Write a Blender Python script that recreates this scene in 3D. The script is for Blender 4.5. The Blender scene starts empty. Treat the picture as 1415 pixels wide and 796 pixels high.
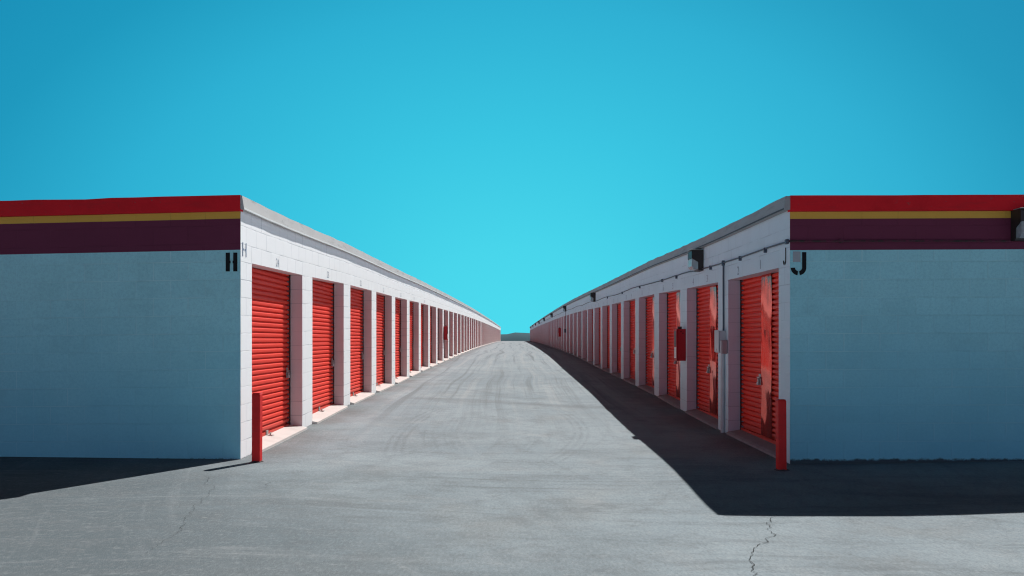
import bpy, math, random
from mathutils import Vector
random.seed(7)
scene = bpy.context.scene
C = scene.collection
R = math.radians
EYE = 1.40                      # eye height above the datum

# ------------------------------------------------------------------ camera
cam_d = bpy.data.cameras.new('camera')
cam_d.sensor_width = 36.0
cam_d.lens = 1200.0 / 1415.0 * 36.0
cam_d.shift_x = -0.0032
cam_d.shift_y = 0.0509
cam_d.clip_start = 0.1
cam_d.clip_end = 20000
cam = bpy.data.objects.new('camera', cam_d)
cam.location = (0, 0, EYE)
cam.rotation_euler = (R(90), 0, 0)
C.objects.link(cam)
scene.camera = cam
scene.view_settings.view_transform = 'Standard'
scene.view_settings.look = 'None'
scene.view_settings.exposure = 0
scene.cycles.use_denoising = True
scene.cycles.sample_clamp_indirect = 3.0
scene.cycles.filter_width = 1.15

# ------------------------------------------------------------------ terrain profile
def pchip(tab):
    xs = [t[0] for t in tab]; ys = [t[1] for t in tab]; n = len(xs)
    h = [xs[i+1]-xs[i] for i in range(n-1)]
    d = [(ys[i+1]-ys[i])/h[i] for i in range(n-1)]
    m = [d[0]] + [0 if d[i-1]*d[i] <= 0 else 2*d[i-1]*d[i]/(d[i-1]+d[i]) for i in range(1, n-1)] + [d[-1]]
    def f(x):
        if x <= xs[0]: return ys[0]
        if x >= xs[-1]: return ys[-1]
        i = 0
        while x > xs[i+1]: i += 1
        t = (x-xs[i])/h[i]
        return ((2*t**3-3*t*t+1)*ys[i] + (t**3-2*t*t+t)*h[i]*m[i]
                + (-2*t**3+3*t*t)*ys[i+1] + (t**3-t*t)*h[i]*m[i+1])
    return f
_gl = pchip([(-200,-1.42),(0,-1.375),(5,-1.36),(9.8,-1.345),(16.46,-1.207),(19,-1.172),(22.5,-1.128),(28.4,-1.03),
             (35.7,-.94),(44.8,-.836),(65,-.653),(100,-.46),(140,-.30),(186,-.20),(200,-.20),(260,-.5),(400,-2.0),(1500,-14),(6000,-70)])
_gr = pchip([(-200,-1.45),(0,-1.45),(5,-1.475),(7.3,-1.475),(9.8,-1.40),(13,-1.365),(16.2,-1.30),(19.6,-1.215),(25,-1.135),
             (31,-1.045),(37.6,-.93),(48,-.79),(65,-.65),(100,-.46),(140,-.30),(186,-.20),(200,-.20),(260,-.5),(400,-2.0),(1500,-14),(6000,-70)])
def gL(y): return _gl(y) + EYE
def gR(y): return _gr(y) + EYE
def sm(t):
    t = max(0, min(1, t)); return t*t*(3-2*t)
def gz(x, y):
    w = sm((x+2.6)/5.0)
    w *= 1 - 0.75*sm((x-3.0)/3.5)
    return gL(y)*(1-w) + gR(y)*w
def ground_at(px, py):
    """walk the line of sight of a measured spot down to the terrain"""
    dx = (px-712)/1200; dz = -(py-470)/1200
    lo, hi = 1.0, 190.0
    y = lo
    while y < hi:
        if EYE + dz*y < gz(dx*y, y): break
        y += 0.02
    return Vector((dx*y, y, gz(dx*y, y)))

# ------------------------------------------------------------------ node helpers
def new_mat(name):
    m = bpy.data.materials.new(name); m.use_nodes = True
    nt = m.node_tree; nt.nodes.clear()
    out = nt.nodes.new('ShaderNodeOutputMaterial')
    b = nt.nodes.new('ShaderNodeBsdfPrincipled')
    nt.links.new(b.outputs[0], out.inputs[0])
    return m, nt, b
class N:
    def __init__(s, nt): s.nt = nt
    def _in(s, sock, v):
        if v is None: return
        if isinstance(v, bpy.types.NodeSocket): s.nt.links.new(v, sock)
        else:
            if hasattr(sock, 'default_value'):
                if sock.type == 'RGBA' and not hasattr(v, '__len__'): v = (v, v, v, 1)
                elif sock.type == 'RGBA' and len(v) == 3: v = (*v, 1)
                sock.default_value = v
    def math(s, op, a, b=None, c=None, clamp=False):
        n = s.nt.nodes.new('ShaderNodeMath'); n.operation = op; n.use_clamp = clamp
        s._in(n.inputs[0], a); s._in(n.inputs[1], b)
        if c is not None: s._in(n.inputs[2], c)
        return n.outputs[0]
    def vmath(s, op, a, b=None):
        n = s.nt.nodes.new('ShaderNodeVectorMath'); n.operation = op
        s._in(n.inputs[0], a); s._in(n.inputs[1], b)
        return n.outputs['Value'] if op in ('LENGTH','DISTANCE','DOT_PRODUCT') else n.outputs[0]
    def mix(s, fac, a, b, mode='MIX'):
        n = s.nt.nodes.new('ShaderNodeMix'); n.data_type = 'RGBA'; n.blend_type = mode
        s._in(n.inputs[0], fac); s._in(n.inputs[6], a); s._in(n.inputs[7], b)
        return n.outputs[2]
    def coord(s, which='Object'):
        return s.nt.nodes.new('ShaderNodeTexCoord').outputs[which]
    def mapping(s, vec, scale=(1,1,1), loc=(0,0,0), rot=(0,0,0)):
        n = s.nt.nodes.new('ShaderNodeMapping'); s._in(n.inputs[0], vec)
        n.inputs['Scale'].default_value = scale; n.inputs['Location'].default_value = loc
        n.inputs['Rotation'].default_value = rot
        return n.outputs[0]
    def noise(s, vec, scale=1.0, detail=4, rough=.55, dist=0):
        n = s.nt.nodes.new('ShaderNodeTexNoise'); s._in(n.inputs['Vector'], vec)
        n.inputs['Scale'].default_value = scale; n.inputs['Detail'].default_value = detail
        n.inputs['Roughness'].default_value = rough; n.inputs['Distortion'].default_value = dist
        return n.outputs['Fac']
    def ramp(s, fac, stops, interp='LINEAR'):
        n = s.nt.nodes.new('ShaderNodeValToRGB'); s._in(n.inputs[0], fac)
        e = n.color_ramp.elements; n.color_ramp.interpolation = interp
        while len(e) < len(stops): e.new(0.5)
        for k, (p, c) in enumerate(stops):
            e[k].position = p
            if not hasattr(c, '__len__'): c = (c, c, c)
            e[k].color = (*c, 1)
        return n.outputs[0]
    def sep(s, vec):
        n = s.nt.nodes.new('ShaderNodeSeparateXYZ'); s._in(n.inputs[0], vec); return n.outputs
    def comb(s, x, y, z=0.0):
        n = s.nt.nodes.new('ShaderNodeCombineXYZ'); s._in(n.inputs[0], x); s._in(n.inputs[1], y); s._in(n.inputs[2], z)
        return n.outputs[0]
    def bump(s, h, strength=.3, dist=.01, normal=None):
        n = s.nt.nodes.new('ShaderNodeBump'); s._in(n.inputs['Height'], h)
        n.inputs['Strength'].default_value = strength; n.inputs['Distance'].default_value = dist
        if normal is not None: s._in(n.inputs['Normal'], normal)
        return n.outputs[0]
    def smooth(s, v, a, b, lo=0.0, hi=1.0):
        n = s.nt.nodes.new('ShaderNodeMapRange'); n.interpolation_type = 'SMOOTHSTEP'
        s._in(n.inputs[0], v)
        n.inputs[1].default_value = a; n.inputs[2].default_value = b
        n.inputs[3].default_value = lo; n.inputs[4].default_value = hi
        return n.outputs[0]
    def set(s, b, key, v): s._in(b.inputs[key], v)

# ------------------------------------------------------------------ materials
def mat_block(name, col, joint=.80, jcol=None, rows=.0, base_shade=(.5,.62,.68), base_shade_amt=.0, patch=.06, bump=.5, jointmin=.15, var=1.0):
    """painted concrete block, uv in metres: u along the wall, v above the paving"""
    m, nt, b = new_mat(name); n = N(nt)
    uv = n.coord('UV'); obj = n.coord('Object')
    br = nt.nodes.new('ShaderNodeTexBrick')
    nt.links.new(uv, br.inputs['Vector'])
    br.inputs['Color1'].default_value = (1,1,1,1); br.inputs['Color2'].default_value = (1-patch,)*3+(1,)
    br.inputs['Mortar'].default_value = (1,1,1,1)
    br.inputs['Scale'].default_value = 1.0; br.inputs['Mortar Size'].default_value = .0065
    br.inputs['Mortar Smooth'].default_value = .3; br.inputs['Bias'].default_value = 0.3
    br.inputs['Brick Width'].default_value = .4064; br.inputs['Row Height'].default_value = .2032
    br.offset = .5
    mort = br.outputs['Fac']
    big = n.noise(obj, .8, 5, .6)
    mid = n.noise(n.mapping(obj, (2.2, 2.2, 5.0)), 1.0, 5, .6)
    fine = n.noise(obj, 75, 3, .6)
    jn = n.noise(obj, 1.7, 4, .6)
    jm = n.math('MULTIPLY', mort, n.smooth(jn, .38, .66, jointmin, 1.0))
    c = n.mix(1.0, col, br.outputs['Color'], 'MULTIPLY')
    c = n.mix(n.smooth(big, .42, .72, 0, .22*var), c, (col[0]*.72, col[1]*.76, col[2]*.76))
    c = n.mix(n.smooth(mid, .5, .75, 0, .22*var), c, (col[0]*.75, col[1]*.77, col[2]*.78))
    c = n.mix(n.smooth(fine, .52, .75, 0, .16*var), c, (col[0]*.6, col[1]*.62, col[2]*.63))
    if rows:
        mo = n.noise(obj, 30, 4, .75)
        c = n.mix(n.smooth(mo, .46, .62, 0, .22), c, (col[0]*.55, col[1]*.62, col[2]*.66))
        c = n.mix(n.smooth(mo, .46, .34, 0, .20), c, (min(1,col[0]*1.35), 1, 1))
    c = n.mix(n.math('MULTIPLY', jm, 1-joint+.2), c, (col[0]*.35, col[1]*.38, col[2]*.42))
    if jcol: c = n.mix(n.math('MULTIPLY', mort, n.smooth(n.noise(obj, .9, 4, .6), .42, .62, .12, .80)), c, jcol)
    v = n.sep(uv)[1]
    if rows:
        rw = n.noise(n.comb(n.math('MULTIPLY', n.sep(uv)[0], .45), n.math('MULTIPLY', n.math('FLOOR', n.math('DIVIDE', v, .2032)), 3.7), 0.0), 1.0, 4, .65)
        c = n.mix(n.math('MULTIPLY', n.smooth(rw, .46, .66, 0, rows), n.smooth(n.noise(obj, 7, 5, .7), .38, .62, .25, 1)), c, (col[0]*.62, col[1]*.60, col[2]*.60))
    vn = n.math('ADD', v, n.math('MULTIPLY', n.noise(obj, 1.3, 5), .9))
    g = n.smooth(vn, .35, 2.7, base_shade_amt, 0.0)
    c = n.mix(g, c, base_shade)  # shade falloff towards the foot of the end walls put into the colour
    splash = n.smooth(n.math('SUBTRACT', v, n.math('MULTIPLY', n.noise(obj, 11, 5, .75), .10)), -.065, -.035, .9, 0)
    c = n.mix(splash, c, (.05,.045,.042))
    spots = n.smooth(n.noise(obj, 9, 4, .75), .77, .80, 0, .5)
    c = n.mix(spots, c, (.12,.12,.12))
    n.set(b, 'Base Color', c); n.set(b, 'Roughness', .72); n.set(b, 'Specular IOR Level', .25)
    h = n.math('SUBTRACT', n.math('MULTIPLY', fine, .5), mort)
    n.set(b, 'Normal', n.bump(h, bump, .006))
    return m

def mat_paint(name, col, rough=.5, var=.15, scale=3.0, spec=.4, dark=.7, metallic=0, coat=0, bump=.12, stains=None):
    m, nt, b = new_mat(name); n = N(nt)
    o = n.coord('Object')
    a = n.noise(o, scale, 5, .6); f = n.noise(o, scale*18, 3, .6)
    c = n.mix(n.smooth(a, .4, .7, 0, var*2), col, tuple(x*dark for x in col))
    c = n.mix(n.smooth(f, .5, .75, 0, var), c, tuple(min(1, x*1.25+.02) for x in col))
    if stains:
        st = n.noise(n.mapping(o, (1.5, .9, 9)), 1.1, 6, .7)
        c = n.mix(n.smooth(st, .52, .68, 0, .75), c, stains)
        st2 = n.noise(o, 14, 5, .7)
        c = n.mix(n.smooth(st2, .62, .72, 0, .6), c, (.16,.15,.14))
    n.set(b, 'Base Color', c)
    n.set(b, 'Roughness', n.math('ADD', rough-.08, n.math('MULTIPLY', a, .16)))
    n.set(b, 'Specular IOR Level', spec); n.set(b, 'Metallic', metallic); n.set(b, 'Coat Weight', coat)
    n.set(b, 'Normal', n.bump(f, bump, .004))
    return m

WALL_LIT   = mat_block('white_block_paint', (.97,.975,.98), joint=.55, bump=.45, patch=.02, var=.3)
WALL_SHADE = mat_block('shaded_white_block_paint', (.72,.90,.97), joint=.84, bump=.4, jointmin=.05, patch=.03)  # shaded copy of the white wall paint, blue shade put into its colour
END_LEFT   = mat_block('blue_white_block_paint', (.46,.93,.98), joint=1.06, base_shade=(.22,.72,.87), base_shade_amt=.72, jointmin=.02, patch=.06, bump=.6, jcol=(.60,.95,.98), rows=.50, var=2.0)
END_RIGHT  = mat_block('blue_grey_block_paint', (.43,.91,.98), joint=1.02, base_shade=(.20,.69,.86), base_shade_amt=.74, jointmin=.04, patch=.08, bump=.6, jcol=(.58,.95,.98), rows=.60, var=2.0)
JAMB_SHADE = mat_block('shaded_mauve_block_paint', (.70,.67,.75), joint=.80, bump=.35, patch=.04)  # jambs of the shaded row, bounce and shade put into the colour
JAMB       = mat_block('bounce_mauve_block_paint', (.80,.70,.71), joint=.80, bump=.35, patch=.04)  # pink bounce from the red doors put into the jamb colour
YELLOW     = mat_block('yellow_stripe_paint', (.80,.50,.085), joint=.9, jointmin=.02)
PURPLE     = mat_block('plum_stripe_paint', (.178,.034,.074), joint=.9, jointmin=.02)
RED_TRIM   = mat_paint('red_trim_paint', (.82,.018,.028), .55, .2, 2.5, .12, stains=(.66,.022,.03))
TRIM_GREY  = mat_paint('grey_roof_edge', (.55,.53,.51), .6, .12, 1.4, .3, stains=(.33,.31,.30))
TRIM_DIM   = mat_paint('shaded_roof_edge', (.40,.40,.40), .6, .12, 1.4, .3, stains=(.26,.25,.25))  # roof edge of the shaded row, shade put into a darker grey
SHADOW_LIP    = mat_paint('shadow_drip_lip', (.10,.095,.10), .6, .1, 3, .2)  # dark colour stands in for the gap shadow under the roof edge
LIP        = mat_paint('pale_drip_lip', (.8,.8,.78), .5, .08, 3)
ROOF       = mat_paint('gravel_roofing', (.38,.36,.34), .9, .3, 1.5, .1)
BOLLARD    = mat_paint('bollard_red_paint', (.76,.026,.024), .5, .15, 4.0, .2, dark=.55, bump=.3, stains=(.52,.025,.024))
CABINET    = mat_paint('cabinet_red_paint', (.46,.022,.032), .5, .12, 5, .2)
BLACK      = mat_paint('black_stencil_paint', (.012,.014,.016), .7, .2, 20, .2)
INK        = mat_paint('faded_stencil_paint', (.24,.30,.40), .8, .2, 20, .1)
INK_PALE   = mat_paint('worn_stencil_paint', (.42,.47,.54), .8, .2, 20, .1)
HOUSING    = mat_paint('dark_bronze_housing', (.035,.030,.028), .45, .15, 8, .4)
GALV       = mat_paint('galvanised_steel', (.50,.54,.55), .45, .15, 8, .5, metallic=.35)
CONDUIT    = mat_paint('grey_conduit', (.09,.12,.16), .5, .15, 8, .4, metallic=.2)
BOXGREY    = mat_paint('grey_box_enamel', (.58,.62,.64), .45, .12, 6, .4)
MAUVEBOX   = mat_paint('mauve_box_enamel', (.42,.36,.38), .5, .12, 6, .4)
STEEL      = mat_paint('worn_steel', (.42,.40,.39), .35, .2, 20, .5, metallic=.7)
DARKGAP    = mat_paint('dark_guide_metal', (.06,.015,.014), .5, .1, 5)
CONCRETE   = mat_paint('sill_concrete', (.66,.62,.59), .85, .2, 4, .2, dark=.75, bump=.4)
SILL_DIM   = mat_paint('shaded_sill_concrete', (.36,.33,.34), .9, .25, 4, .1, dark=.7, bump=.4)  # sills of the shaded row, shade put into the concrete colour
WHITECARD  = mat_paint('white_card', (.8,.8,.78), .6, .05, 5)
PATCH      = mat_paint('grey_patch_paint', (.42,.46,.49), .75, .1, 10, .2)

def mat_door(name, col, rough):
    m, nt, b = new_mat(name); n = N(nt)
    o = n.coord('Object')
    a = n.noise(n.mapping(o, (1, .5, 4)), 1.5, 5, .6)
    st = n.noise(n.mapping(o, (1, 6, .6)), 1.5, 5, .65)
    c = n.mix(n.smooth(a, .4, .7, 0, .30), col, (col[0]*.78, col[1]*.6, col[2]*.6))
    c = n.mix(n.smooth(st, .55, .75, 0, .22), c, (col[0]*1.0, col[1]*1.6, col[2]*1.8))
    rnd_ = nt.nodes.new('ShaderNodeObjectInfo').outputs['Random']
    c = n.mix(n.smooth(rnd_, 0, 1, 0, .30), c, (col[0]*.74, col[1]*.80, col[2]*1.0))
    z = n.sep(o)[2]
    c = n.mix(n.smooth(z, .02, .25, .35, 0), c, (.22,.10,.08))
    n.set(b, 'Base Color', c)
    n.set(b, 'Roughness', n.math('ADD', rough-.06, n.math('MULTIPLY', a, .14)))
    n.set(b, 'Specular IOR Level', .16)
    return m
DOOR = mat_door('red_slat_enamel', (.93,.066,.038), .48)
# smooth glossy vinyl band, slightly wavy so that what it mirrors is bent
def mat_sheet():
    m, nt, b = new_mat('glossy_red_sheet'); n = N(nt)
    o = n.coord('Object')
    w = n.noise(n.mapping(o, (1, 1.6, .55)), 1.5, 2, .4)
    w2 = n.noise(n.mapping(o, (1, 9, .5)), 1.0, 2, .4)
    a = n.noise(o, 3, 4)
    n.set(b, 'Base Color', n.mix(a, (.82,.12,.10), (.76,.10,.085)))
    n.set(b, 'Metallic', .72); n.set(b, 'Roughness', .09); n.set(b, 'Specular IOR Level', .5); n.set(b, 'Specular Tint', (1.0,.62,.55,1))
    h = n.math('ADD', n.math('MULTIPLY', w, 1.0), n.math('MULTIPLY', w2, .02))
    nb = n.bump(h, .5, .05)
    n.set(b, 'Normal', nb)
    return m
SHEET = mat_sheet()
def mat_glass():
    m, nt, b = new_mat('prismatic_glass'); n = N(nt)
    o = n.coord('Object')
    n.set(b, 'Base Color', (.62,.68,.70)); n.set(b, 'Roughness', .18); n.set(b, 'Transmission Weight', .45); n.set(b, 'IOR', 1.45)
    w = nt.nodes.new('ShaderNodeTexWave'); nt.links.new(o, w.inputs[0]); w.inputs['Scale'].default_value = 22; w.bands_direction = 'Z'
    n.set(b, 'Normal', n.bump(w.outputs['Fac'], .5, .006))
    return m
GLASS = mat_glass()

def mat_asphalt():
    m, nt, b = new_mat('worn_asphalt'); n = N(nt)
    o = n.coord('Object'); X, Y, Z = n.sep(o)
    p2 = n.comb(X, Y, 0.0)
    base = (.222,.226,.216)
    big = n.noise(p2, .22, 6, .6, .6)
    mid = n.noise(p2, 1.1, 6, .62, .4)
    c = n.mix(n.smooth(big, .36, .66), (.278,.330,.362), (.350,.402,.430))
    c = n.mix(n.smooth(mid, .45, .72, 0, .45), c, (.185,.205,.215))
    pale = n.noise(n.mapping(p2, (.9, .5, 1), loc=(31, 7, 0)), 1.4, 6, .65, .3)
    c = n.mix(n.smooth(pale, .54, .74, 0, .45), c, (.42,.43,.435))
    tan = n.noise(n.mapping(p2, (.6, .5, 1), loc=(3, 17, 0)), 1.0, 5, .6)
    c = n.mix(n.smooth(tan, .52, .70, 0, .25), c, (.335,.315,.285))
    # far stretch of the aisle paler, grazing brightness put into the colour
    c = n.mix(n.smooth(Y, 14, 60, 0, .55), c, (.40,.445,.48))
    # darker near left of the yard: part surfacing, part vignette falloff painted in
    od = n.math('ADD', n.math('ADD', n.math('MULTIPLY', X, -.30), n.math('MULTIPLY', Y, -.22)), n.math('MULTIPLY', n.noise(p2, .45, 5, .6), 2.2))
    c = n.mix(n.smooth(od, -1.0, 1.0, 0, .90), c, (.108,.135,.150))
    # wheel wear along the aisle, strongest past the corners
    wob = n.math('MULTIPLY', n.math('SUBTRACT', n.noise(n.mapping(p2, (.04,.04,1)), 1.0, 2), .5), 1.6)
    xs = n.math('ADD', X, wob)
    lane = n.noise(n.comb(n.math('MULTIPLY', xs, 2.6), n.math('MULTIPLY', Y, .032), 0.0), 1.0, 6, .66, .25)
    inlane = n.smooth(Y, 9.0, 20.0)
    c = n.mix(n.math('MULTIPLY', n.smooth(lane, .50, .66, 0, .75), inlane), c, (.185,.205,.215))
    c = n.mix(n.math('MULTIPLY', n.smooth(lane, .50, .32, 0, .55), inlane), c, (.44,.455,.46))
    # sweeping turns in the yard in front
    turn = n.noise(n.mapping(p2, (.26, 1.25, 1), rot=(0,0,R(-7))), 1.3, 8, .70, .9)
    infront = n.smooth(Y, 13.0, 8.0)
    c = n.mix(n.math('MULTIPLY', n.smooth(turn, .48, .66, 0, .58), infront), c, (.165,.185,.198))
    c = n.mix(n.math('MULTIPLY', n.smooth(turn, .46, .30, 0, .45), infront), c, (.36,.375,.385))
    # curved tyre marks: (centre x, centre y, radius, half width, y range, strength, number of tread lines)
    marks = [(16.4,12.7,18.0,.20,(9.6,16.5),.42,4),(12.0,13.2,12.95,.14,(10.2,15.5),.22,3),(-11.0,13.6,12.0,.16,(9.0,24.0),.34,3),
             (-9.4,14.5,10.9,.12,(10,22),.18,2),(7.5,7.2,9.3,.34,(7.0,13.5),.26,2),(3.0,17.5,8.2,.22,(8.6,14.0),.24,3),(-14,4.0,14.6,.4,(4.4,9.5),.2,3)]
    for (cx, cy, r, w, (y0, y1), s, k) in marks:
        d = n.vmath('DISTANCE', p2, (cx, cy, 0))
        e = n.math('SUBTRACT', d, r)
        band = n.smooth(n.math('ABSOLUTE', e), w, w*.55)
        lines = n.math('ADD', n.math('MULTIPLY', n.math('COSINE', n.math('MULTIPLY', e, math.pi*k/w)), .5), .5)
        fade = n.math('MULTIPLY', n.smooth(Y, y0, y0+1.2), n.smooth(Y, y1, y1-2.0))
        br = n.smooth(n.noise(p2, 1.9, 5, .7), .30, .62)
        f = n.math('MULTIPLY', n.math('MULTIPLY', band, lines), n.math('MULTIPLY', fade, br))
        c = n.mix(n.math('MULTIPLY', f, min(1, s*.95)), c, (.15,.168,.18))
    # transverse paving joint
    jy = n.math('ADD', n.math('SUBTRACT', Y, 17.6), n.math('ADD', n.math('MULTIPLY', X, .35), n.math('MULTIPLY', n.noise(p2, .8, 4), .9)))
    j = n.math('MULTIPLY', n.smooth(n.math('ABSOLUTE', jy), .55, .05), n.smooth(n.math('ABSOLUTE', X), 2.6, 1.5))
    c = n.mix(n.math('MULTIPLY', j, .38), c, (.135,.14,.145))
    # dirt gathered along the sills
    ed = n.math('ADD', n.math('ABSOLUTE', X), n.math('MULTIPLY', n.noise(p2, 1.3, 5), 1.0))
    c = n.mix(n.math('MULTIPLY', n.smooth(ed, 2.75, 3.7, 0, .62), n.smooth(Y, 9.3, 10.3)), c, (.115,.110,.100))
    # fine curved scuffs where wheels swing between aisle and yard
    for (cx, cy, f1, dk, lt) in ((-10.5,12.5,4.2,.34,.07),(13.0,13.5,3.6,.36,.20),(2.0,-9.0,3.0,.30,.06)):
        dx = n.math('SUBTRACT', X, cx); dy = n.math('SUBTRACT', Y, cy)
        rr = n.vmath('DISTANCE', p2, (cx, cy, 0)); an = n.math('ARCTAN2', dy, dx)
        sc = n.noise(n.comb(n.math('MULTIPLY', rr, f1), n.math('MULTIPLY', an, 2.2), cx), 1.0, 8, .74, .15)
        where = n.math('MULTIPLY', n.smooth(n.noise(p2, .33, 3, .5), .40, .58), n.smooth(Y, 20.0, 11.0))
        c = n.mix(n.math('MULTIPLY', n.smooth(sc, .52, .68, 0, dk), where), c, (.150,.170,.183))
        c = n.mix(n.math('MULTIPLY', n.smooth(sc, .48, .33, 0, lt), where), c, (.42,.44,.455))
    # patchy wear at hand size
    h1 = n.noise(p2, 3.6, 7, .72, .3); h2 = n.noise(n.mapping(p2, (1.0, 2.6, 1), rot=(0,0,R(12))), 6.0, 6, .72)
    c = n.mix(n.smooth(h1, .48, .68, 0, .38), c, (.185,.200,.210))
    c = n.mix(n.smooth(h2, .52, .72, 0, .30), c, (.43,.445,.45))
    h3 = n.noise(n.comb(n.math('MULTIPLY', xs, 9.0), n.math('MULTIPLY', Y, .07), 0.0), 1.0, 5, .7, .2)
    c = n.mix(n.math('MULTIPLY', n.smooth(h3, .52, .70, 0, .40), inlane), c, (.20,.215,.225))
    # aggregate
    g1 = n.noise(p2, 55, 3, .6); g2 = n.noise(p2, 140, 2, .6)
    c = n.mix(n.smooth(g1, .48, .68, 0, .34), c, (.115,.118,.120))
    c = n.mix(n.smooth(g2, .54, .70, 0, .40), c, (.50,.51,.51))
    g3 = n.noise(n.mapping(p2, (1, .34, 1)), 42, 3, .7); g4 = n.noise(n.mapping(p2, (1, .34, 1), loc=(9,4,0)), 17, 4, .75)
    c = n.mix(n.smooth(g3, .46, .66, 0, .17), c, (.145,.158,.168))
    c = n.mix(n.smooth(g3, .50, .34, 0, .13), c, (.50,.515,.52))
    c = n.mix(n.smooth(g4, .50, .70, 0, .14), c, (.165,.180,.190))
    oil = n.noise(n.mapping(p2, (1, .6, 1), loc=(5,2,0)), .9, 4, .6)
    c = n.mix(n.smooth(oil, .66, .76, 0, .38), c, (.105,.112,.116))
    fl = n.noise(n.mapping(p2, (3, 10, 1)), 1.5, 3, .5)
    c = n.mix(n.smooth(fl, .765, .80, 0, .55), c, (.5,.5,.48))
    n.set(b, 'Base Color', c)
    n.set(b, 'Roughness', .95); n.set(b, 'Specular IOR Level', .04)
    h = n.math('ADD', n.math('MULTIPLY', g1, .6), n.math('MULTIPLY', g2, .5))
    n.set(b, 'Normal', n.bump(h, .5, .008))
    return m
ASPHALT = mat_asphalt()
DIRT  = mat_paint('dry_dirt', (.22,.20,.17), .95, .3, .05, .05)
CRACK = mat_paint('crack_filth', (.06,.06,.06), .95, .1, 8, .05)
def mat_hill():
    m, nt, b = new_mat('hazy_hills'); n = N(nt)
    o = n.coord('Object')
    a = n.noise(o, .006, 6, .6)
    n.set(b, 'Base Color', n.mix(a, (.065,.115,.140), (.095,.150,.175))); n.set(b, 'Roughness', 1.0); n.set(b, 'Specular IOR Level', 0)  # distance haze put into the hill colour
    return m
HILL = mat_hill()

# ------------------------------------------------------------------ mesh builder
class MB:
    def __init__(s): s.v=[]; s.f=[]; s.m=[]; s.uv=[]
    def poly(s, pts, mat=0, uv=None):
        i = len(s.v); s.v += [tuple(p) for p in pts]; s.f.append(tuple(range(i, i+len(pts)))); s.m.append(mat)
        s.uv.append(uv if uv else [(0,0)]*len(pts))
    def box(s, x0, x1, y0, y1, z0, z1, mat=0):
        p = [(x,y,z) for z in (z0,z1) for y in (y0,y1) for x in (x0,x1)]
        for q in ((0,2,3,1),(4,5,7,6),(0,1,5,4),(2,6,7,3),(0,4,6,2),(1,3,7,5)):
            s.poly([p[i] for i in q], mat)
    def bevbox(s, x0, x1, y0, y1, z0, z1, b, mat=0):
        """box with all twelve edges chamfered"""
        cx, cy, cz = (x0+x1)/2, (y0+y1)/2, (z0+z1)/2
        hx, hy, hz = abs(x1-x0)/2, abs(y1-y0)/2, abs(z1-z0)/2
        def P(sx, sy, sz, ax):
            return (cx+sx*(hx-(0 if ax==0 else b)), cy+sy*(hy-(0 if ax==1 else b)), cz+sz*(hz-(0 if ax==2 else b)))
        for ax in range(3):
            for sg in (-1,1):
                o = [(-1,-1),(1,-1),(1,1),(-1,1)]
                pts = []
                for (a, c) in o:
                    t = [0,0,0]; t[ax]=sg; t[(ax+1)%3]=a; t[(ax+2)%3]=c
                    pts.append(P(*t, ax))
                if sg < 0: pts.reverse()
                s.poly(pts, mat)
        for ax in range(3):
            a1, a2 = (ax+1)%3, (ax+2)%3
            for s1 in (-1,1):
                for s2 in (-1,1):
                    ts = []
                    for e in (-1,1):
                        t=[0,0,0]; t[ax]=e; t[a1]=s1; t[a2]=s2; ts.append(t)
                    s.poly([P(*ts[0],a1),P(*ts[1],a1),P(*ts[1],a2),P(*ts[0],a2)], mat)
        for sx in (-1,1):
            for sy in (-1,1):
                for sz in (-1,1):
                    s.poly([P(sx,sy,sz,0),P(sx,sy,sz,1),P(sx,sy,sz,2)], mat)
    def tube(s, path, r, n=10, mat=0):
        rings = []
        path = [Vector(p) for p in path]
        for i, p in enumerate(path):
            d = (path[min(i+1,len(path)-1)] - path[max(i-1,0)]).normalized()
            up = Vector((0,0,1)) if abs(d.z) < .9 else Vector((0,1,0))
            a = d.cross(up).normalized(); b = d.cross(a).normalized()
            rings.append([p + a*r*math.cos(2*math.pi*k/n) + b*r*math.sin(2*math.pi*k/n) for k in range(n)])
        for i in range(len(rings)-1):
            for k in range(n):
                s.poly([rings[i][k], rings[i][(k+1)%n], rings[i+1][(k+1)%n], rings[i+1][k]], mat)
        s.poly(rings[0][::-1], mat); s.poly(rings[-1], mat)
    def mesh(s, name, mats):
        me = bpy.data.meshes.new(name)
        me.from_pydata(s.v, [], s.f)
        for m in mats: me.materials.append(m)
        me.polygons.foreach_set('material_index', s.m)
        ul = me.uv_layers.new(name='uv')
        flat = [c for u in s.uv for p in u for c in p]
        ul.data.foreach_set('uv', flat)
        me.update()
        return me
    def obj(s, name, mats, parent=None, loc=(0,0,0)):
        me = s.mesh(name, mats if isinstance(mats, (list,tuple)) else [mats])
        import bmesh
        bm = bmesh.new(); bm.from_mesh(me)
        bmesh.ops.remove_doubles(bm, verts=bm.verts, dist=1e-5)
        bmesh.ops.recalc_face_normals(bm, faces=bm.faces)
        bm.to_mesh(me); bm.free()
        return link(name, me, parent, loc)
def link(name, me, parent=None, loc=(0,0,0)):
    o = bpy.data.objects.new(name, me); C.objects.link(o); o.location = loc
    if parent is not None: o.parent = parent
    return o
def tag(o, label, cat, group=None):
    o['label'] = label; o['category'] = cat
    if group: o['group'] = group
    return o
def empty(name, loc, label, cat, group=None):
    o = bpy.data.objects.new(name, None); C.objects.link(o); o.location = loc; o.empty_display_size = .2
    return tag(o, label, cat, group)
def copy_tree(o, parent=None):
    c = o.copy(); C.objects.link(c)
    if parent is not None: c.parent = parent
    for ch in list(o.children): copy_tree(ch, c)
    return c

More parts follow.
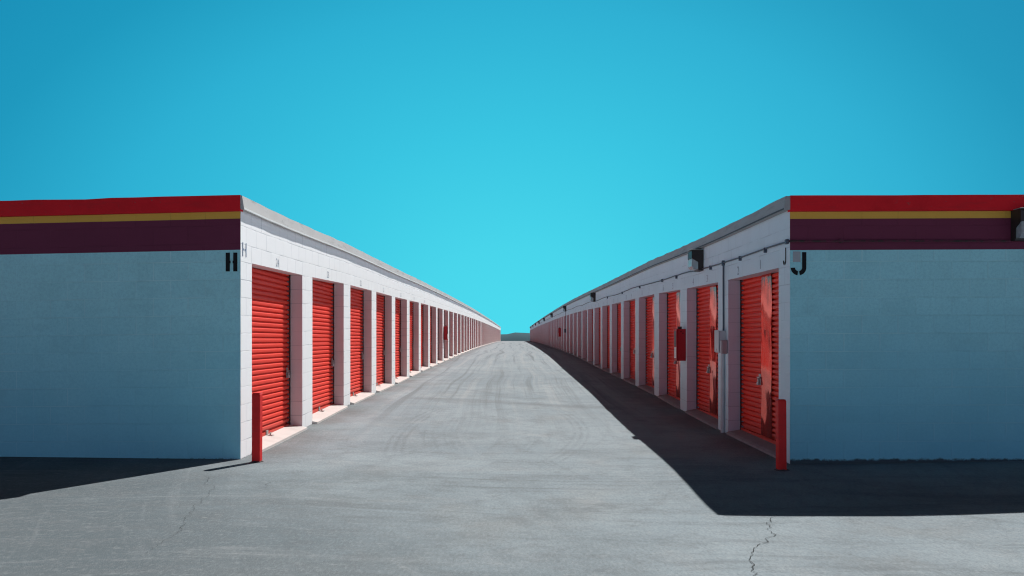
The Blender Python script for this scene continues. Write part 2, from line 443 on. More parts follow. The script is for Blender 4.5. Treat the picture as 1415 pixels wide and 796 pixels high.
# ------------------------------------------------------------------ ground
def grid_sheet(name, xs, ys, zf, mat, smooth=True):
    nx = len(xs)
    v = [(x, y, zf(x, y)) for y in ys for x in xs]
    f = [(j*nx+i, j*nx+i+1, (j+1)*nx+i+1, (j+1)*nx+i) for j in range(len(ys)-1) for i in range(nx-1)]
    me = bpy.data.meshes.new(name); me.from_pydata(v, [], f); me.materials.append(mat)
    if smooth: me.polygons.foreach_set('use_smooth', [True]*len(f))
    o = link(name, me); o['kind'] = 'structure'
    return o
xs = [-60,-40,-25,-16,-12,-10] + [-9+.25*i for i in range(73)] + [10,12,16,25,40,60]
ys = [-60,-30,-12,-6,-2,0,2] + [2.5+.25*i for i in range(111)]
while ys[-1] < 235: ys.append(ys[-1]+max(.3, ys[-1]*.02))
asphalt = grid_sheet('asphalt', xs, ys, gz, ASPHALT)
xs = [-6000,-3000,-1200,-500,-200,-80,-40,-15,0,15,40,80,200,500,1200,3000,6000]
ys = [-3000,-800,-200,-60,-20,0,10,20,30,45,65,85,100,120,140,160,186,200,230,260,330,400,600,1000,1500,2500,4000,6000]
grid_sheet('ground', xs, ys, lambda x, y: gL(y)-.25, DIRT)

# hills on the horizon
random.seed(3)
def ridge(x):
    return 15.5 + 2.6*math.sin(x*.021+1.3) + 1.8*math.sin(x*.055+.8) + .9*math.sin(x*.13+2) + 5*math.sin(x*.0031+.4)
hx = [-3200+25*i for i in range(257)]
v=[]; f=[]
for x in hx:
    top = EYE + ridge(x)
    v += [(x, 2300, -60), (x, 2400, top*.45-8), (x+6*math.sin(x), 2500, top), (x, 2750, -60)]
for i in range(len(hx)-1):
    for k in range(3):
        a = i*4+k; f.append((a, a+4, a+5, a+1))
me = bpy.data.meshes.new('hills'); me.from_pydata(v, [], f); me.materials.append(HILL)
me.polygons.foreach_set('use_smooth', [True]*len(f))
hl = link('hills', me); hl['kind'] = 'structure'

# cracks in the asphalt
def crack(pix, w, seed, jag=.05):
    rnd = random.Random(seed)
    P = [ground_at(*p) for p in pix]
    pts = [P[0]]
    for a, b in zip(P[:-1], P[1:]):
        L = (b-a).length; k = max(2, int(L/.045))
        nrm = Vector((-(b-a).y, (b-a).x, 0)).normalized()
        off = 0
        for i in range(1, k+1):
            t = i/k; off = off*.55 + rnd.uniform(-1,1)*jag*.6
            pts.append(a.lerp(b, t) + nrm*(off if i < k else 0))
    mb = MB(); prev = None
    for i, p in enumerate(pts):
        d = (pts[min(i+1,len(pts)-1)] - pts[max(i-1,0)]); d.z = 0; d.normalize()
        nn = Vector((-d.y, d.x, 0))
        ww = w*(.35+.9*rnd.random())*min(1, .25+min(i, len(pts)-1-i)/6)
        l = p+nn*ww; r = p-nn*ww
        l.z = gz(l.x,l.y)+.006; r.z = gz(r.x,r.y)+.006
        if prev: mb.poly([prev[0], prev[1], r, l])
        prev = (l, r)
    return mb.obj('crack', CRACK, asphalt)
crack([(1079,711),(1069,715),(1060,725),(1066,737),(1069,742),(1062,750),(1046,757),(1041,768),(1038,778),(1039,785),(1043,796),(1047,812),(1040,840)], .0026, 1)
crack([(286,655),(287,665),(284,670),(297,676),(290,684),(280,692),(267,700),(255,716),(252,728),(240,740),(224,752),(190,770)], 0.0013, 2, .04)
crack([(256,727),(272,722),(300,722),(322,717)], 0.0013, 3)
crack([(383,664),(370,672),(352,678)], .0016, 4)

# ------------------------------------------------------------------ storage rows
Y0, PITCH, OPEN, FIRST, NB, XW, REC = 9.80, 3.05, 2.42, .42, 57, 3.10, .205
YE = Y0 + FIRST + PITCH*NB
HGT, LINTEL, XO = 2.965, 2.245, 12.5
def top(g, y): return g(y) + HGT + (.050*max(0.0, 1-(y-Y0)/32.0) if g is gR else 0.0)
wall_top = top

def text_mesh(body, size):
    cu = bpy.data.curves.new('stencil', 'FONT'); cu.body = body; cu.size = size; cu.align_x = 'CENTER'; cu.resolution_u = 3
    o = bpy.data.objects.new('stencil', cu); C.objects.link(o)
    bpy.context.view_layer.update()
    me = bpy.data.meshes.new_from_object(o.evaluated_get(bpy.context.evaluated_depsgraph_get()))
    bpy.data.objects.remove(o); bpy.data.curves.remove(cu)
    return me
def polys_mesh(polys):
    me = bpy.data.meshes.new('stencil'); v=[]; f=[]
    for p in polys:
        f.append(tuple(range(len(v), len(v)+len(p)))); v += [(x,y,0) for x,y in p]
    me.from_pydata(v, [], f); return me
def stencil(me, name, mat, parent, loc, facing, label=None):
    me = me.copy(); me.materials.clear(); me.materials.append(mat)
    o = link(name, me, parent, loc)
    rz = {'front': 0, 'right': -90, 'left': 90}[facing]     # front faces -y; right wall faces -x; left wall faces +x
    o.rotation_euler = (R(90), 0, R(rz))
    if label: o['label'] = label
    return o
def H_polys(w, h, t):
    g = .012
    return [[(0,0),(t,0),(t,h),(0,h)], [(w-t,0),(w,0),(w,h),(w-t,h)],
            [(t,h*.43),(w*.5-g,h*.43),(w*.5-g,h*.57),(t,h*.57)], [(w*.5+g,h*.43),(w-t,h*.43),(w-t,h*.57),(w*.5+g,h*.57)]]
def J_polys(w, h, t):
    R1 = w/2; R0 = R1-t; cx = w/2; cy = R1; out=[]
    out.append([(w-t,cy),(w,cy),(w,h),(w-t,h)])
    def arc(a0, a1):
        k=7; A=[R(a0+(a1-a0)*i/k) for i in range(k+1)]
        for i in range(k):
            out.append([(cx+R0*math.cos(A[i]),cy+R0*math.sin(A[i])),(cx+R1*math.cos(A[i]),cy+R1*math.sin(A[i])),
                        (cx+R1*math.cos(A[i+1]),cy+R1*math.sin(A[i+1])),(cx+R0*math.cos(A[i+1]),cy+R0*math.sin(A[i+1]))])
    arc(0,-80); arc(-98,-178)
    return out

# door curtain shared by every opening: origin at the middle of its foot, faces +x, width along y
def door_mesh():
    mb = MB(); p = .068; n = int(2.40/p); w = OPEN/2 - .012
    prof = [(0,-.014),(.010,-.014),(.013,.012),(.018,.019),(.030,.0205),(.048,.020),(.055,.0155),(.060,.005),(.063,-.014)]
    z0 = -.02
    for k in range(n):
        zb = z0 + .075 + k*p
        pts = [(d, zb+z) for z, d in prof] + [(-.014, zb+p)]
        for a, b in zip(pts[:-1], pts[1:]):
            mb.poly([(a[0],-w,a[1]),(a[0],w,a[1]),(b[0],w,b[1]),(b[0],-w,b[1])])
    mb.box(-.012, .026, -w, w, z0, z0+.055)                      # bottom bar
    mb.poly([(-.013,-w,z0+.055),(-.013,w,z0+.055),(-.014,w,z0+.075),(-.014,-w,z0+.075)])
    for sg in (-1,1):
        a, b = sorted((sg*(w-.022), sg*(w+.011)))
        mb.box(.022, .034, a, b, z0, 2.36, 1)                    # guide channel
    return mb.mesh('roll_up_door', [DOOR, DARKGAP])
DOOR_ME = door_mesh()
# latch: backing plate, sliding bolt, padlock
def latch_parts():
    mb = MB(); mb.bevbox(.026,.034,-.045,.045,-.075,.075,.003)
    mb2 = MB(); mb2.bevbox(.034,.052,-.075,.05,.012,.036,.004); mb2.bevbox(.034,.062,-.012,.012,-.05,.012,.004)
    mb3 = MB(); mb3.bevbox(.040,.066,-.03,.018,-.075,-.03,.005)
    mb3.tube([(.052,-.022,-.03),(.052,-.022,-.005),(.052,-.006,.010),(.052,.010,-.005),(.052,.010,-.03)], .004, 6)
    return mb.mesh('latch', [STEEL]), mb2.mesh('bolt', [STEEL]), mb3.mesh('padlock', [GALV])
LATCH, BOLT, PADLOCK = latch_parts()
def foot_mesh():
    mb = MB(); mb.bevbox(.02,.11,-.045,.045,.0,.012,.003); mb.bevbox(.02,.036,-.045,.045,.012,.075,.003)
    mb.tube([(.07,-.02,.012),(.075,-.02,.045),(.075,.02,.045),(.07,.02,.012)], .006, 6)
    return mb.mesh('foot_pull', [STEEL])
FOOT = foot_mesh()
def sheet_mesh():
    mb = MB(); ny, nz = 6, 40
    y0, y1, z0, z1 = -.23, .23, .045, 2.25
    def d(i, j): return .027 + .004*math.sin(j*.45+i*.5) + .003*math.cos(i*1.1)
    P = lambda i, j: (d(i,j), y0+(y1-y0)*i/ny, z0+(z1-z0)*j/nz)
    for i in range(ny):
        for j in range(nz): mb.poly([P(i,j),P(i+1,j),P(i+1,j+1),P(i,j+1)])
    me = mb.mesh('smooth_panel', [SHEET])
    import bmesh
    bm = bmesh.new(); bm.from_mesh(me); bmesh.ops.remove_doubles(bm, verts=bm.verts, dist=1e-5); bm.to_mesh(me); bm.free()
    me.polygons.foreach_set('use_smooth', [True]*len(me.polygons))
    return me
SHEET_ME = sheet_mesh()

def storage_row(s, g, label, WM, EM, TM, skew, over):
    side = 'left' if s < 0 else 'right'
    T0 = wall_top(g, Y0)
    root = empty('storage_building', (s*XW, Y0, g(Y0)), label, 'storage building', 'rows of storage units')
    base = Vector(root.location)
    def L(p): return (p[0]-base.x, p[1]-base.y, p[2]-base.z)
    class B(MB):
        def q(s_, pts, mat=0, uv=None): s_.poly([L(p) for p in pts], mat, uv)
        def bx(s_, x0,x1,y0,y1,z0,z1,mat=0):
            s_.box(min(x0,x1)-base.x, max(x0,x1)-base.x, y0-base.y, y1-base.y, z0-base.z, z1-base.z, mat)
    # --- long wall with its openings
    w = B(); xf = s*XW; xd = s*(XW+REC+.02)
    def face(y0, y1, a0, a1):
        """front face between heights a0..a1 above the paving (None = up to the top)"""
        za0, za1 = g(y0)+a0, g(y1)+a0
        zb0, zb1 = (top(g,y0)-.01, top(g,y1)-.01) if a1 > LINTEL+.1 else (g(y0)+a1, g(y1)+a1)
        w.q([(xf,y0,za0),(xf,y1,za1),(xf,y1,zb1),(xf,y0,zb0)], 0, [(y0-Y0,a0),(y1-Y0,a0),(y1-Y0,a1),(y0-Y0,a1)])
    def jamb(y):
        za, zb = g(y)-.3, g(y)+LINTEL
        w.q([(xf,y,za),(xd,y,za),(xd,y,zb),(xf,y,zb)], 1, [(.203,-.3),(0.0,-.3),(0.0,LINTEL),(.203,LINTEL)])
    ya = Y0
    for k in range(NB):
        yo0 = Y0+FIRST+k*PITCH; yo1 = yo0+OPEN
        face(ya, yo0, -.3, LINTEL); face(ya, yo0, LINTEL, HGT-.01)
        face(yo0, yo1, LINTEL, HGT-.01)
        jamb(yo0); jamb(yo1)
        w.q([(xf,yo0,g(yo0)+LINTEL),(xf,yo1,g(yo1)+LINTEL),(xd,yo1,g(yo1)+LINTEL),(xd,yo0,g(yo0)+LINTEL)], 1,
            [(yo0,0),(yo1,0),(yo1,.19),(yo0,.19)])
        ya = yo1
    face(ya, YE, -.3, LINTEL); face(ya, YE, LINTEL, HGT-.01)
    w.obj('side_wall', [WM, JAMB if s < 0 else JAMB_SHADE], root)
    # --- end wall facing the yard, with its painted bands
    e = B()
    def fy(x): return Y0 + (abs(x)-XW)*skew
    def topz(x): return T0 - (abs(x)-XW)*(.012 if s < 0 else -.004)
    xsn = [XW + i*(XO-XW)/12 for i in range(13)]
    for a, b_ in zip(xsn[:-1], xsn[1:]):
        for (h0, h1, m) in ((.0,.168,0),(.168,.247,1),(.247,.600,2),(.600,HGT+.4,0)):
            x0, x1 = s*a, s*b_
            sg = -1 if s < 0 else 1
            e.q([(x0,fy(x0),topz(x0)-h1),(x1,fy(x1),topz(x1)-h1),(x1,fy(x1),topz(x1)-h0),(x0,fy(x0),topz(x0)-h0)], m,
                [(a-XW,HGT-h1),(b_-XW,HGT-h1),(b_-XW,HGT-h0),(a-XW,HGT-h0)])
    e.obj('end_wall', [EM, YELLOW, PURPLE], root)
    # --- back and far walls close the block
    r = B()
    ysn = [Y0+ (YE-Y0)*i/40 for i in range(41)]
    for a, b_ in zip(ysn[:-1], ysn[1:]):
        a_ = max(a, fy(XO)) if a == Y0 else a
        r.q([(s*XO,a_,g(a)-.6),(s*XO,b_,g(b_)-.6),(s*XO,b_,top(g, b_)-.1),(s*XO,a_,top(g, a)-.1)], 0, [(a,-.6),(b_,-.6),(b_,HGT),(a,HGT)])
    r.q([(s*XW,YE,g(YE)-.6),(s*XO,YE,g(YE)-.6),(s*XO,YE,top(g, YE)-.1),(s*XW,YE,top(g, YE)-.01)], 0, [(0,-.6),(9,-.6),(9,HGT),(0,HGT)])
    r.obj('rear_wall', [WM], root)
    # --- roof deck
    d = B()
    yr = [Y0+.02] + [Y0+FIRST+k*PITCH for k in range(NB+1)]
    for a, b_ in zip(yr[:-1], yr[1:]):
        dz = (XO-XW)*(.012 if s < 0 else -.004)
        a2 = fy(XO) if a < Y0+.1 else a
        d.q([(s*(XW-.0),a,top(g, a)-.012),(s*(XW-.0),b_,top(g, b_)-.012),(s*XO,b_,top(g, b_)-.012-dz),(s*XO,a2,top(g, a)-.012-dz)])
    d.obj('roof', [ROOF], root)
    # --- grey metal roof edge along the aisle
    t = B(); rnd = random.Random(11 if s < 0 else 12)
    ysn = [Y0-.05]; 
    while ysn[-1] < YE: ysn.append(min(YE, ysn[-1] + (.35 if ysn[-1] < 50 else 1.5)))
    xo = s*(XW-over)
    jit = [rnd.uniform(-.006,.006) for _ in ysn]
    jx = [rnd.uniform(-.004,.004) for _ in ysn]
    for i in range(len(ysn)-1):
        y0, y1 = ysn[i], ysn[i+1]
        t0, t1 = top(g, y0)+jit[i]+.004, top(g, y1)+jit[i+1]+.004
        b0, b1 = top(g, y0)-.150, top(g, y1)-.150
        x0, x1 = xo+jx[i], xo+jx[i+1]
        t.q([(x0,y0,b0+.022),(x1,y1,b1+.022),(x1+s*.012,y1,t1),(x0+s*.012,y0,t0)], 0)
        t.q([(x0+s*.012,y0,t0),(x1+s*.012,y1,t1),(s*(XW+.15),y1,t1-.004),(s*(XW+.15),y0,t0-.004)], 0)
        # folded drip lip
        t.q([(x0-s*.012,y0,b0),(x1-s*.012,y1,b1),(x1-s*.012,y1,b1+.020),(x0-s*.012,y0,b0+.020)], 1)
        t.q([(x0-s*.012,y0,b0+.020),(x1-s*.012,y1,b1+.020),(x1,y1,b1+.022),(x0,y0,b0+.022)], 1)
        t.q([(x0-s*.012,y0,b0),(x1-s*.012,y1,b1),(s*(XW-.001),y1,b1+.004),(s*(XW-.001),y0,b0+.004)], 0)
    y = Y0-.05; 
    t.q([(xo-s*.012,y,top(g, y)-.15),(xo+s*.012,y,top(g, y)),(s*XW,y,top(g, y)),(s*XW,y,top(g, y)-.15)], 0)
    t.obj('roof_edge', [TM, LIP if s < 0 else SHADOW_LIP], root)
    # --- red fascia over the end wall
    t = B(); rnd = random.Random(5 if s < 0 else 6)
    xa = [XW-.012]
    while xa[-1] < XO: xa.append(min(XO, xa[-1]+.3))
    jz = [rnd.uniform(-.006,.006) if s < 0 else rnd.uniform(-.002,.002) for _ in xa]
    for i in range(len(xa)-1):
        P = []
        for k in (i, i+1):
            x = s*xa[k]; f0 = fy(x)-.055; z1 = topz(x)+.008+jz[k]; z0 = topz(x)-.168
            P.append(((x,f0,z0),(x,f0,z1),(x,f0+.2,z1),(x,f0+.053,z0)))
        A, B2 = P
        t.q([A[0],B2[0],B2[1],A[1]]); t.q([A[1],B2[1],B2[2],A[2]]); t.q([A[0],B2[0],B2[3],A[3]])
    x = s*xa[0]
    t.q([(x,fy(x)-.055,topz(x)-.168),(x,fy(x)-.055,topz(x)+.006),(x,fy(x)+.05,topz(x)+.006),(x,fy(x)+.05,topz(x)-.168)])
    t.obj('fascia_board', [RED_TRIM], root)
    # --- sills and doors
    sill = B()
    first_door = None
    for k in range(NB):
        yo0 = Y0+FIRST+k*PITCH; yo1 = yo0+OPEN; yc = (yo0+yo1)/2
        sl = MB(); q0, q1 = yo0+.003, yo1-.003
        xi = s*(XW+REC+.015); xm = s*(XW+.01); xe = s*(XW-(.075 if s < 0 else .03))
        sl.poly([L((xi,q0,g(q0)+.075)),L((xi,q1,g(q1)+.075)),L((xm,q1,g(q1)+.045)),L((xm,q0,g(q0)+.045))])
        for (xa_, ha, xb_, hb) in ((xm,.045,xe,.028),(xe,.028,xe,-.05)):
            sl.poly([L((xa_,q0,g(q0)+ha)),L((xa_,q1,g(q1)+ha)),L((xb_,q1,g(q1)+hb)),L((xb_,q0,g(q0)+hb))])
        for q in (q0, q1):
            sl.poly([L((xi,q,g(q)-.05)),L((xi,q,g(q)+.075)),L((xm,q,g(q)+.045)),L((xe,q,g(q)+.028)),L((xe,q,g(q)-.05))])
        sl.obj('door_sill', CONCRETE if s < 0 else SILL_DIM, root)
        slope = (g(yo1)-g(yo0))/OPEN
        d = link('roll_up_door', DOOR_ME, root, L((s*(XW+REC), yc, g(yc)+.075)))
        d.rotation_euler = (0, 0, 0 if s < 0 else math.pi)
        if k < 9:
            ya_ = (OPEN/2-.17) if s < 0 else (OPEN/2-1.40)
            yl = ya_ if s < 0 else -ya_ + 0
            la = link('latch', LATCH, d, (0, (OPEN/2-.17) if s < 0 else -.20, .78))
            if True:
                link('bolt', BOLT, d, la.location); link('padlock', PADLOCK, d, la.location)
            if s < 0: link('foot_pull', FOOT, d, (0, -OPEN/2+1.24, -.015))
        if s > 0 and k < 14:
            link('smooth_panel', SHEET_ME, d, (0, OPEN/2-1.11, 0))
    return root, base, fy, topz

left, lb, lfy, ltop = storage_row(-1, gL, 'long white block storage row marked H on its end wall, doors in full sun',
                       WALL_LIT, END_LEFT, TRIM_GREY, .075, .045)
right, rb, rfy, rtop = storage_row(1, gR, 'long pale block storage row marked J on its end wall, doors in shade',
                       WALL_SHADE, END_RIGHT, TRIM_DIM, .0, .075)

# ------------------------------------------------------------------ stencilled letters and unit numbers
def rel(base, p): return (p[0]-base.x, p[1]-base.y, p[2]-base.z)
def px_front(px, py, y): return ((px-712)*y/1200, y, EYE-(py-470)*y/1200)
a = px_front(311.5, 375, 9.80); x = a[0]
hs = stencil(polys_mesh(H_polys(.135,.212,.048)), 'stencil_letter', BLACK, left, rel(lb, (x, lfy(x)-.004, a[2])), 'front', 'black block capital H')
hs.rotation_euler.z = -math.atan(.075)
a = px_front(1092.5, 380.5, 9.80)
stencil(polys_mesh(J_polys(.176,.262,.048)), 'stencil_letter', BLACK, right, rel(rb, (a[0], Y0-.004, a[2])), 'front', 'black curved capital J')
mb = MB(); a = px_front(1095.5, 362, 9.8); p = rel(rb, (a[0], Y0-.002, a[2]))
mb.poly([(p[0],p[1],p[2]),(p[0]+.086,p[1],p[2]),(p[0]+.086,p[1],p[2]+.118),(p[0],p[1],p[2]+.118)]); mb.obj('paint_patch', PATCH, right)
stencil(polys_mesh(H_polys(.15,.16,.028)), 'stencil_letter', INK, left, rel(lb, (-XW+.003, Y0+.06, gL(Y0)+2.30)), 'left', 'small faded H near the corner')
stencil(polys_mesh(J_polys(.12,.20,.035)), 'stencil_letter', BLACK, right, rel(rb, (XW-.003, Y0+.25, gR(Y0)+2.26)), 'right', 'small J near the corner')
num = 1
for k in range(12):
    yo = Y0+FIRST+k*PITCH
    for dy in (.75, 1.85):
        y = yo+dy
        stencil(text_mesh(str(num), .17), 'unit_number', INK, right, rel(rb, (XW-.003, y, gR(y)+2.285)), 'right'); num += 1
for k in range(7):
    y = Y0+FIRST+k*PITCH+1.1
    stencil(text_mesh(str(24-k), .15), 'unit_number', INK_PALE, left, rel(lb, (-XW+.003, y, gL(y)+2.285)), 'left')

# ------------------------------------------------------------------ bollards
def bollard(loc, label, twist):
    o = empty('bollard', loc, label, 'bollard', 'red steel corner bollards')
    o.rotation_euler = (R(twist[0]), R(twist[1]), R(twist[2]))
    mb = MB(); mb.bevbox(-.045,.045,-.045,.045,-.15,.755,.006); mb.obj('post', BOLLARD, o)
    mb = MB(); mb.bevbox(-.041,.041,-.041,.041,.755,.766,.004); mb.obj('cap', BOLLARD, o)
    # broken collar of asphalt around its foot
    mb = MB(); k = 14; rnd = random.Random(int(abs(loc[0])*100))
    ring = []
    for i in range(k):
        an = 2*math.pi*i/k; rr = .085+rnd.uniform(-.012,.03)
        ring.append((rr*math.cos(an), rr*math.sin(an)))
    for i in range(k):
        (x0,y0),(x1,y1) = ring[i], ring[(i+1)%k]
        mb.poly([(x0,y0,-.01),(x1,y1,-.01),(x1*.45,y1*.45,.018),(x0*.45,y0*.45,.018)])
    mb.obj('foot_collar', ASPHALT_DARK, o)
    return o
ASPHALT_DARK = mat_paint('dark_patching', (.10,.10,.098), .9, .3, 12, .1, bump=.5)
bollard((-2.855, 9.60, gz(-2.855,9.6)), 'red square steel bollard in the sun, before the corner of the H row', (.3,.4,-3))
bollard((2.885, 9.42, gz(2.885,9.42)), 'red square steel bollard in the shade, before the corner of the J row', (0,-.3,4))

# ------------------------------------------------------------------ wall lights (origin on the wall, faces +x, up z, length along y)
def light_parts():
    h = MB(); Lh = .16
    prof = [(0,-.17),(.085,-.17),(.085,-.03),(.195,.035),(.195,.150),(.17,.172),(0,.172)]
    for sg in (-1,1): h.poly([(x,sg*Lh,z) for x,z in (prof if sg>0 else prof[::-1])])
    for a, b in zip(prof, prof[1:]+prof[:1]):
        h.poly([(a[0],-Lh,a[1]),(b[0],-Lh,b[1]),(b[0],Lh,b[1]),(a[0],Lh,a[1])])
    g_ = MB(); prof = [(.086,-.150),(.150,-.150),(.190,-.100),(.190,.030),(.178,.024),(.088,-.030)]; Lg=.150
    for sg in (-1,1): g_.poly([(x,sg*Lg,z) for x,z in (prof if sg>0 else prof[::-1])])
    for a, b in zip(prof, prof[1:]+prof[:1]):
        g_.poly([(a[0],-Lg,a[1]),(b[0],-Lg,b[1]),(b[0],Lg,b[1]),(a[0],Lg,a[1])])
    f = MB(); f.bevbox(.05,.21,-.165,.165,.1745,.182,.003)
    c = MB(); c.tube([(.10,-.02,.182),(.10,-.02,.205)], .022, 10)
    return (h,'housing',HOUSING),(g_,'lens',GLASS),(f,'hood_flange',GALV),(c,'photocell',BOXGREY)
proto = None
ORD = ['first','second','third','fourth','fifth','sixth','seventh','eighth','ninth']
def place_light(loc, rz, label, group):
    global proto
    if proto is None:
        proto = empty('wall_light', loc, label, 'wall light', group)
        for mb, nm, mt in light_parts(): mb.obj(nm, mt, proto)
        o = proto
    else: o = copy_tree(proto)
    o.location = loc; o.rotation_euler = (0,0,rz); tag(o, label, 'wall light', group)
    return o
GRP = 'wall lights on the J row'
for i in range(9):
    y = 14.45 + 19.2*i
    lab = 'nearest dark wall light under the roof edge of the shaded J row' if i == 0 else \
          '%s dark wall light from the near end of the shaded J row' % ORD[i]
    place_light((XW-.002, y, gR(y)+2.655), math.pi, lab, GRP)
place_light((5.59+.16, Y0-.004, EYE+1.285), -math.pi/2, 'wall light on the coloured bands of the J end wall, at the right edge', GRP)

# ------------------------------------------------------------------ conduits
rnd = random.Random(21)
cz = lambda y: gR(y)+2.515
o = empty('conduit', (XW, Y0, cz(Y0)), 'long thin grey conduit running along the J row above its doors', 'conduit')
b0 = Vector(o.location)
pts = []
y = Y0+.10
while y < 120:
    pts.append((XW-.020-b0.x, y-b0.y, cz(y)+.018*math.sin(y*.9)*(1 if y > 15 else .25)+rnd.uniform(-.004,.004)-b0.z)); y += .5 if y < 40 else 1.5
mb = MB(); mb.tube([(-.020,-.02,0),(-.020,.0,0)]+pts, .0105, 8); mb.obj('pipe', CONDUIT, o)
for y in (10.7, 11.9, 13.7, 16.6, 18.2, 21.5, 25, 29):
    mb = MB(); mb.bevbox(-.04,0.0,y-b0.y-.010,y-b0.y+.010,cz(y)-b0.z-.050,cz(y)-b0.z+.014,.003); mb.obj('clip', CONDUIT, o)
mb = MB(); mb.bevbox(-.036,-.001,.03,.085,-.025,.03,.005); mb.obj('elbow_box', CONDUIT, o)
o = empty('conduit', (XW, Y0, cz(Y0)), 'plum painted conduit crossing the plum band of the J end wall', 'conduit')
mb = MB(); mb.tube([(-.020,-.022,0),(.4,-.018,0),(1.4,-.018,.004),(2.48,-.018,.0)], .013, 8); mb.obj('pipe', PURPLE, o)
mb = MB(); mb.bevbox(.55,.59,-.035,-.001,-.02,.02,.003); mb.obj('clip', PURPLE, o)
yv = 12.86
o = empty('conduit', (XW, yv, gR(yv)), 'upright grey conduit down the first pier of the J row into a meter box', 'conduit')
mb = MB(); mb.tube([(-.018,0,2.50),(-.018,.0,2.0),(-.016,.004,1.6),(-.018,0,1.50)], .013, 8); mb.obj('upper_pipe', CONDUIT, o)
mb = MB(); mb.bevbox(-.042,-.001,-.025,.025,2.47,2.545,.005); mb.obj('junction_box', CONDUIT, o)
mb = MB(); mb.tube([(-.034,-.02,1.20),(-.034,-.02,-.05)], .030, 10); mb.obj('lower_pipe', BOXGREY, o)
o = empty('meter_box', (XW, 12.88, gR(12.88)+1.18), 'light grey electrical box halfway up the first pier of the J row', 'meter box')
mb = MB(); mb.bevbox(-.105,-.001,-.125,.125,.0,.325,.006); mb.obj('cabinet', BOXGREY, o)
mb = MB(); mb.bevbox(-.116,-.106,-.133,.133,.012,.335,.003); mb.obj('cover', BOXGREY, o)
mb = MB(); mb.bevbox(-.120,-.116,-.02,.02,.03,.06,.001); mb.obj('hasp', STEEL, o)
o = empty('junction_box', (XW, 12.70, gR(12.70)+1.17), 'small mauve grey junction box beside the larger grey electrical box', 'junction box')
mb = MB(); mb.bevbox(-.090,-.001,-.045,.035,.0,.20,.012); mb.obj('body', MAUVEBOX, o)
mb = MB(); mb.bevbox(-.098,-.091,-.040,.030,.01,.19,.003); mb.obj('cover', BOXGREY, o)
y = 53.1
o = empty('junction_box', (XW, y, gR(y)+1.2), 'small dark box on a far pier of the J row, below the third wall light', 'junction box')
mb = MB(); mb.bevbox(-.10,-.001,-.12,.12,.0,.22,.01); mb.obj('body', CONDUIT, o)
mb = MB(); mb.tube([(-.018,0,.22),(-.018,0,1.3)], .014, 8); mb.obj('pipe', CONDUIT, o)

# ------------------------------------------------------------------ extinguisher cabinets
def cabinet(s, y, label):
    g = gL if s < 0 else gR
    o = empty('extinguisher_cabinet', (s*XW, y, g(y)+.93), label, 'fire cabinet', 'red extinguisher cabinets')
    o.rotation_euler = (0,0,0 if s < 0 else math.pi)
    mb = MB(); mb.bevbox(.001,.155,-.125,.125,0,.58,.006); c = mb.obj('cabinet', CABINET, o)
    mb = MB(); mb.bevbox(.156,.170,-.13,.13,-.004,.584,.004); mb.obj('door_frame', CABINET, o)
    mb = MB(); mb.bevbox(.170,.174,-.095,.095,.27,.54,.001); mb.obj('window', HOUSING, o)
    mb = MB(); mb.bevbox(.170,.173,-.095,.095,.05,.25,.001); mb.obj('notice_plate', WHITECARD, o)
    mb = MB(); mb.bevbox(.06,.13,-.02,.06,.581,.625,.006); mb.obj('alarm_tab', HOUSING, o)
    for (x, z) in ((.055,.50),(.09,.53)):
        mb = MB(); 
        for q in (-1, 1): mb.tube([(x, q*.1245, z),(x, q*.128, z)], .011, 10)
        mb.obj('vent_hole', BLACK, o)
    return o
cabinet(1, 15.90, 'red fire extinguisher cabinet on the second pier of the shaded J row')
cabinet(-1, 37.6, 'red fire extinguisher cabinet far down the sunlit H row')
cabinet(1, 59.0, 'small far red fire cabinet deep along the shaded J row')

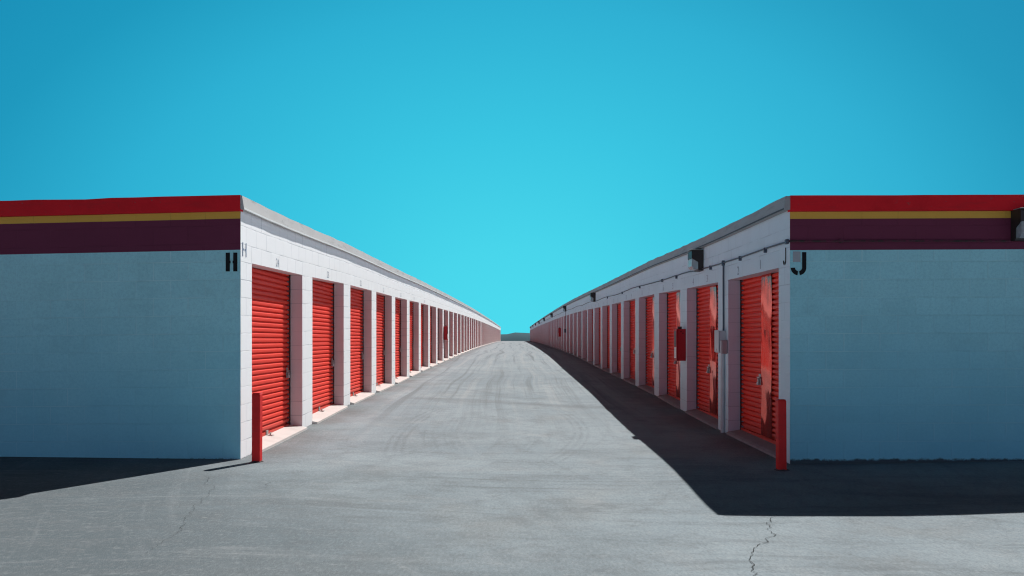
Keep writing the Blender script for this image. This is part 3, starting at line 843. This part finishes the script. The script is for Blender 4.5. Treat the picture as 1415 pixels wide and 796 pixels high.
# ------------------------------------------------------------------ daylight
SUN = Vector((.435,.80,1.0)).normalized()
ld = bpy.data.lights.new('sun', 'SUN'); ld.energy = 5.0; ld.angle = R(.5); ld.color = (1.0,.985,.955)
lo = bpy.data.objects.new('sun', ld); C.objects.link(lo); lo.location = (20,40,50)
lo.rotation_euler = (-SUN).to_track_quat('-Z','Y').to_euler()
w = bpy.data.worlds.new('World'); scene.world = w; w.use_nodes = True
nt = w.node_tree; nt.nodes.clear(); n = N(nt)
out = nt.nodes.new('ShaderNodeOutputWorld'); bg = nt.nodes.new('ShaderNodeBackground')
sky = nt.nodes.new('ShaderNodeTexSky'); sky.sky_type = 'NISHITA'; sky.sun_disc = False
sky.sun_elevation = math.asin(SUN.z); sky.sun_rotation = math.atan2(SUN.x, SUN.y)
X, Y, Z = n.sep(n.coord('Generated'))
# ahead: a deep cyan glow low over the end of the aisle, falling off with angle
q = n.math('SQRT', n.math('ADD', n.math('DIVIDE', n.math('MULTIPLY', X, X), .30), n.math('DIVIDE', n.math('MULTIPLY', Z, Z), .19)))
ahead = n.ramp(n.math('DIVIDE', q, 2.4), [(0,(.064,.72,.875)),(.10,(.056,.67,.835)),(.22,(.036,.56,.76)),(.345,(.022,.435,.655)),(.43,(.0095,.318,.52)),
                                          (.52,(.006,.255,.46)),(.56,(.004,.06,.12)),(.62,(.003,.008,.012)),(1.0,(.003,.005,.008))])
# sides and behind: unseen horizon bands added to light the shaded walls, dark above
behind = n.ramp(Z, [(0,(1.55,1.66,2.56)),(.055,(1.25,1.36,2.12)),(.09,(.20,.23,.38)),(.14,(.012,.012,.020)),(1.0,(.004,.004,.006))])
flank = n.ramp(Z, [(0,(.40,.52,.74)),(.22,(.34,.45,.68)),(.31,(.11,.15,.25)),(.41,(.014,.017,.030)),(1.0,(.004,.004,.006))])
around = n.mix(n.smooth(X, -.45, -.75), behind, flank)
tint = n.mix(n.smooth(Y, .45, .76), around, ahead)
# unseen bright sky patch added on the sun's side to lift the H wall
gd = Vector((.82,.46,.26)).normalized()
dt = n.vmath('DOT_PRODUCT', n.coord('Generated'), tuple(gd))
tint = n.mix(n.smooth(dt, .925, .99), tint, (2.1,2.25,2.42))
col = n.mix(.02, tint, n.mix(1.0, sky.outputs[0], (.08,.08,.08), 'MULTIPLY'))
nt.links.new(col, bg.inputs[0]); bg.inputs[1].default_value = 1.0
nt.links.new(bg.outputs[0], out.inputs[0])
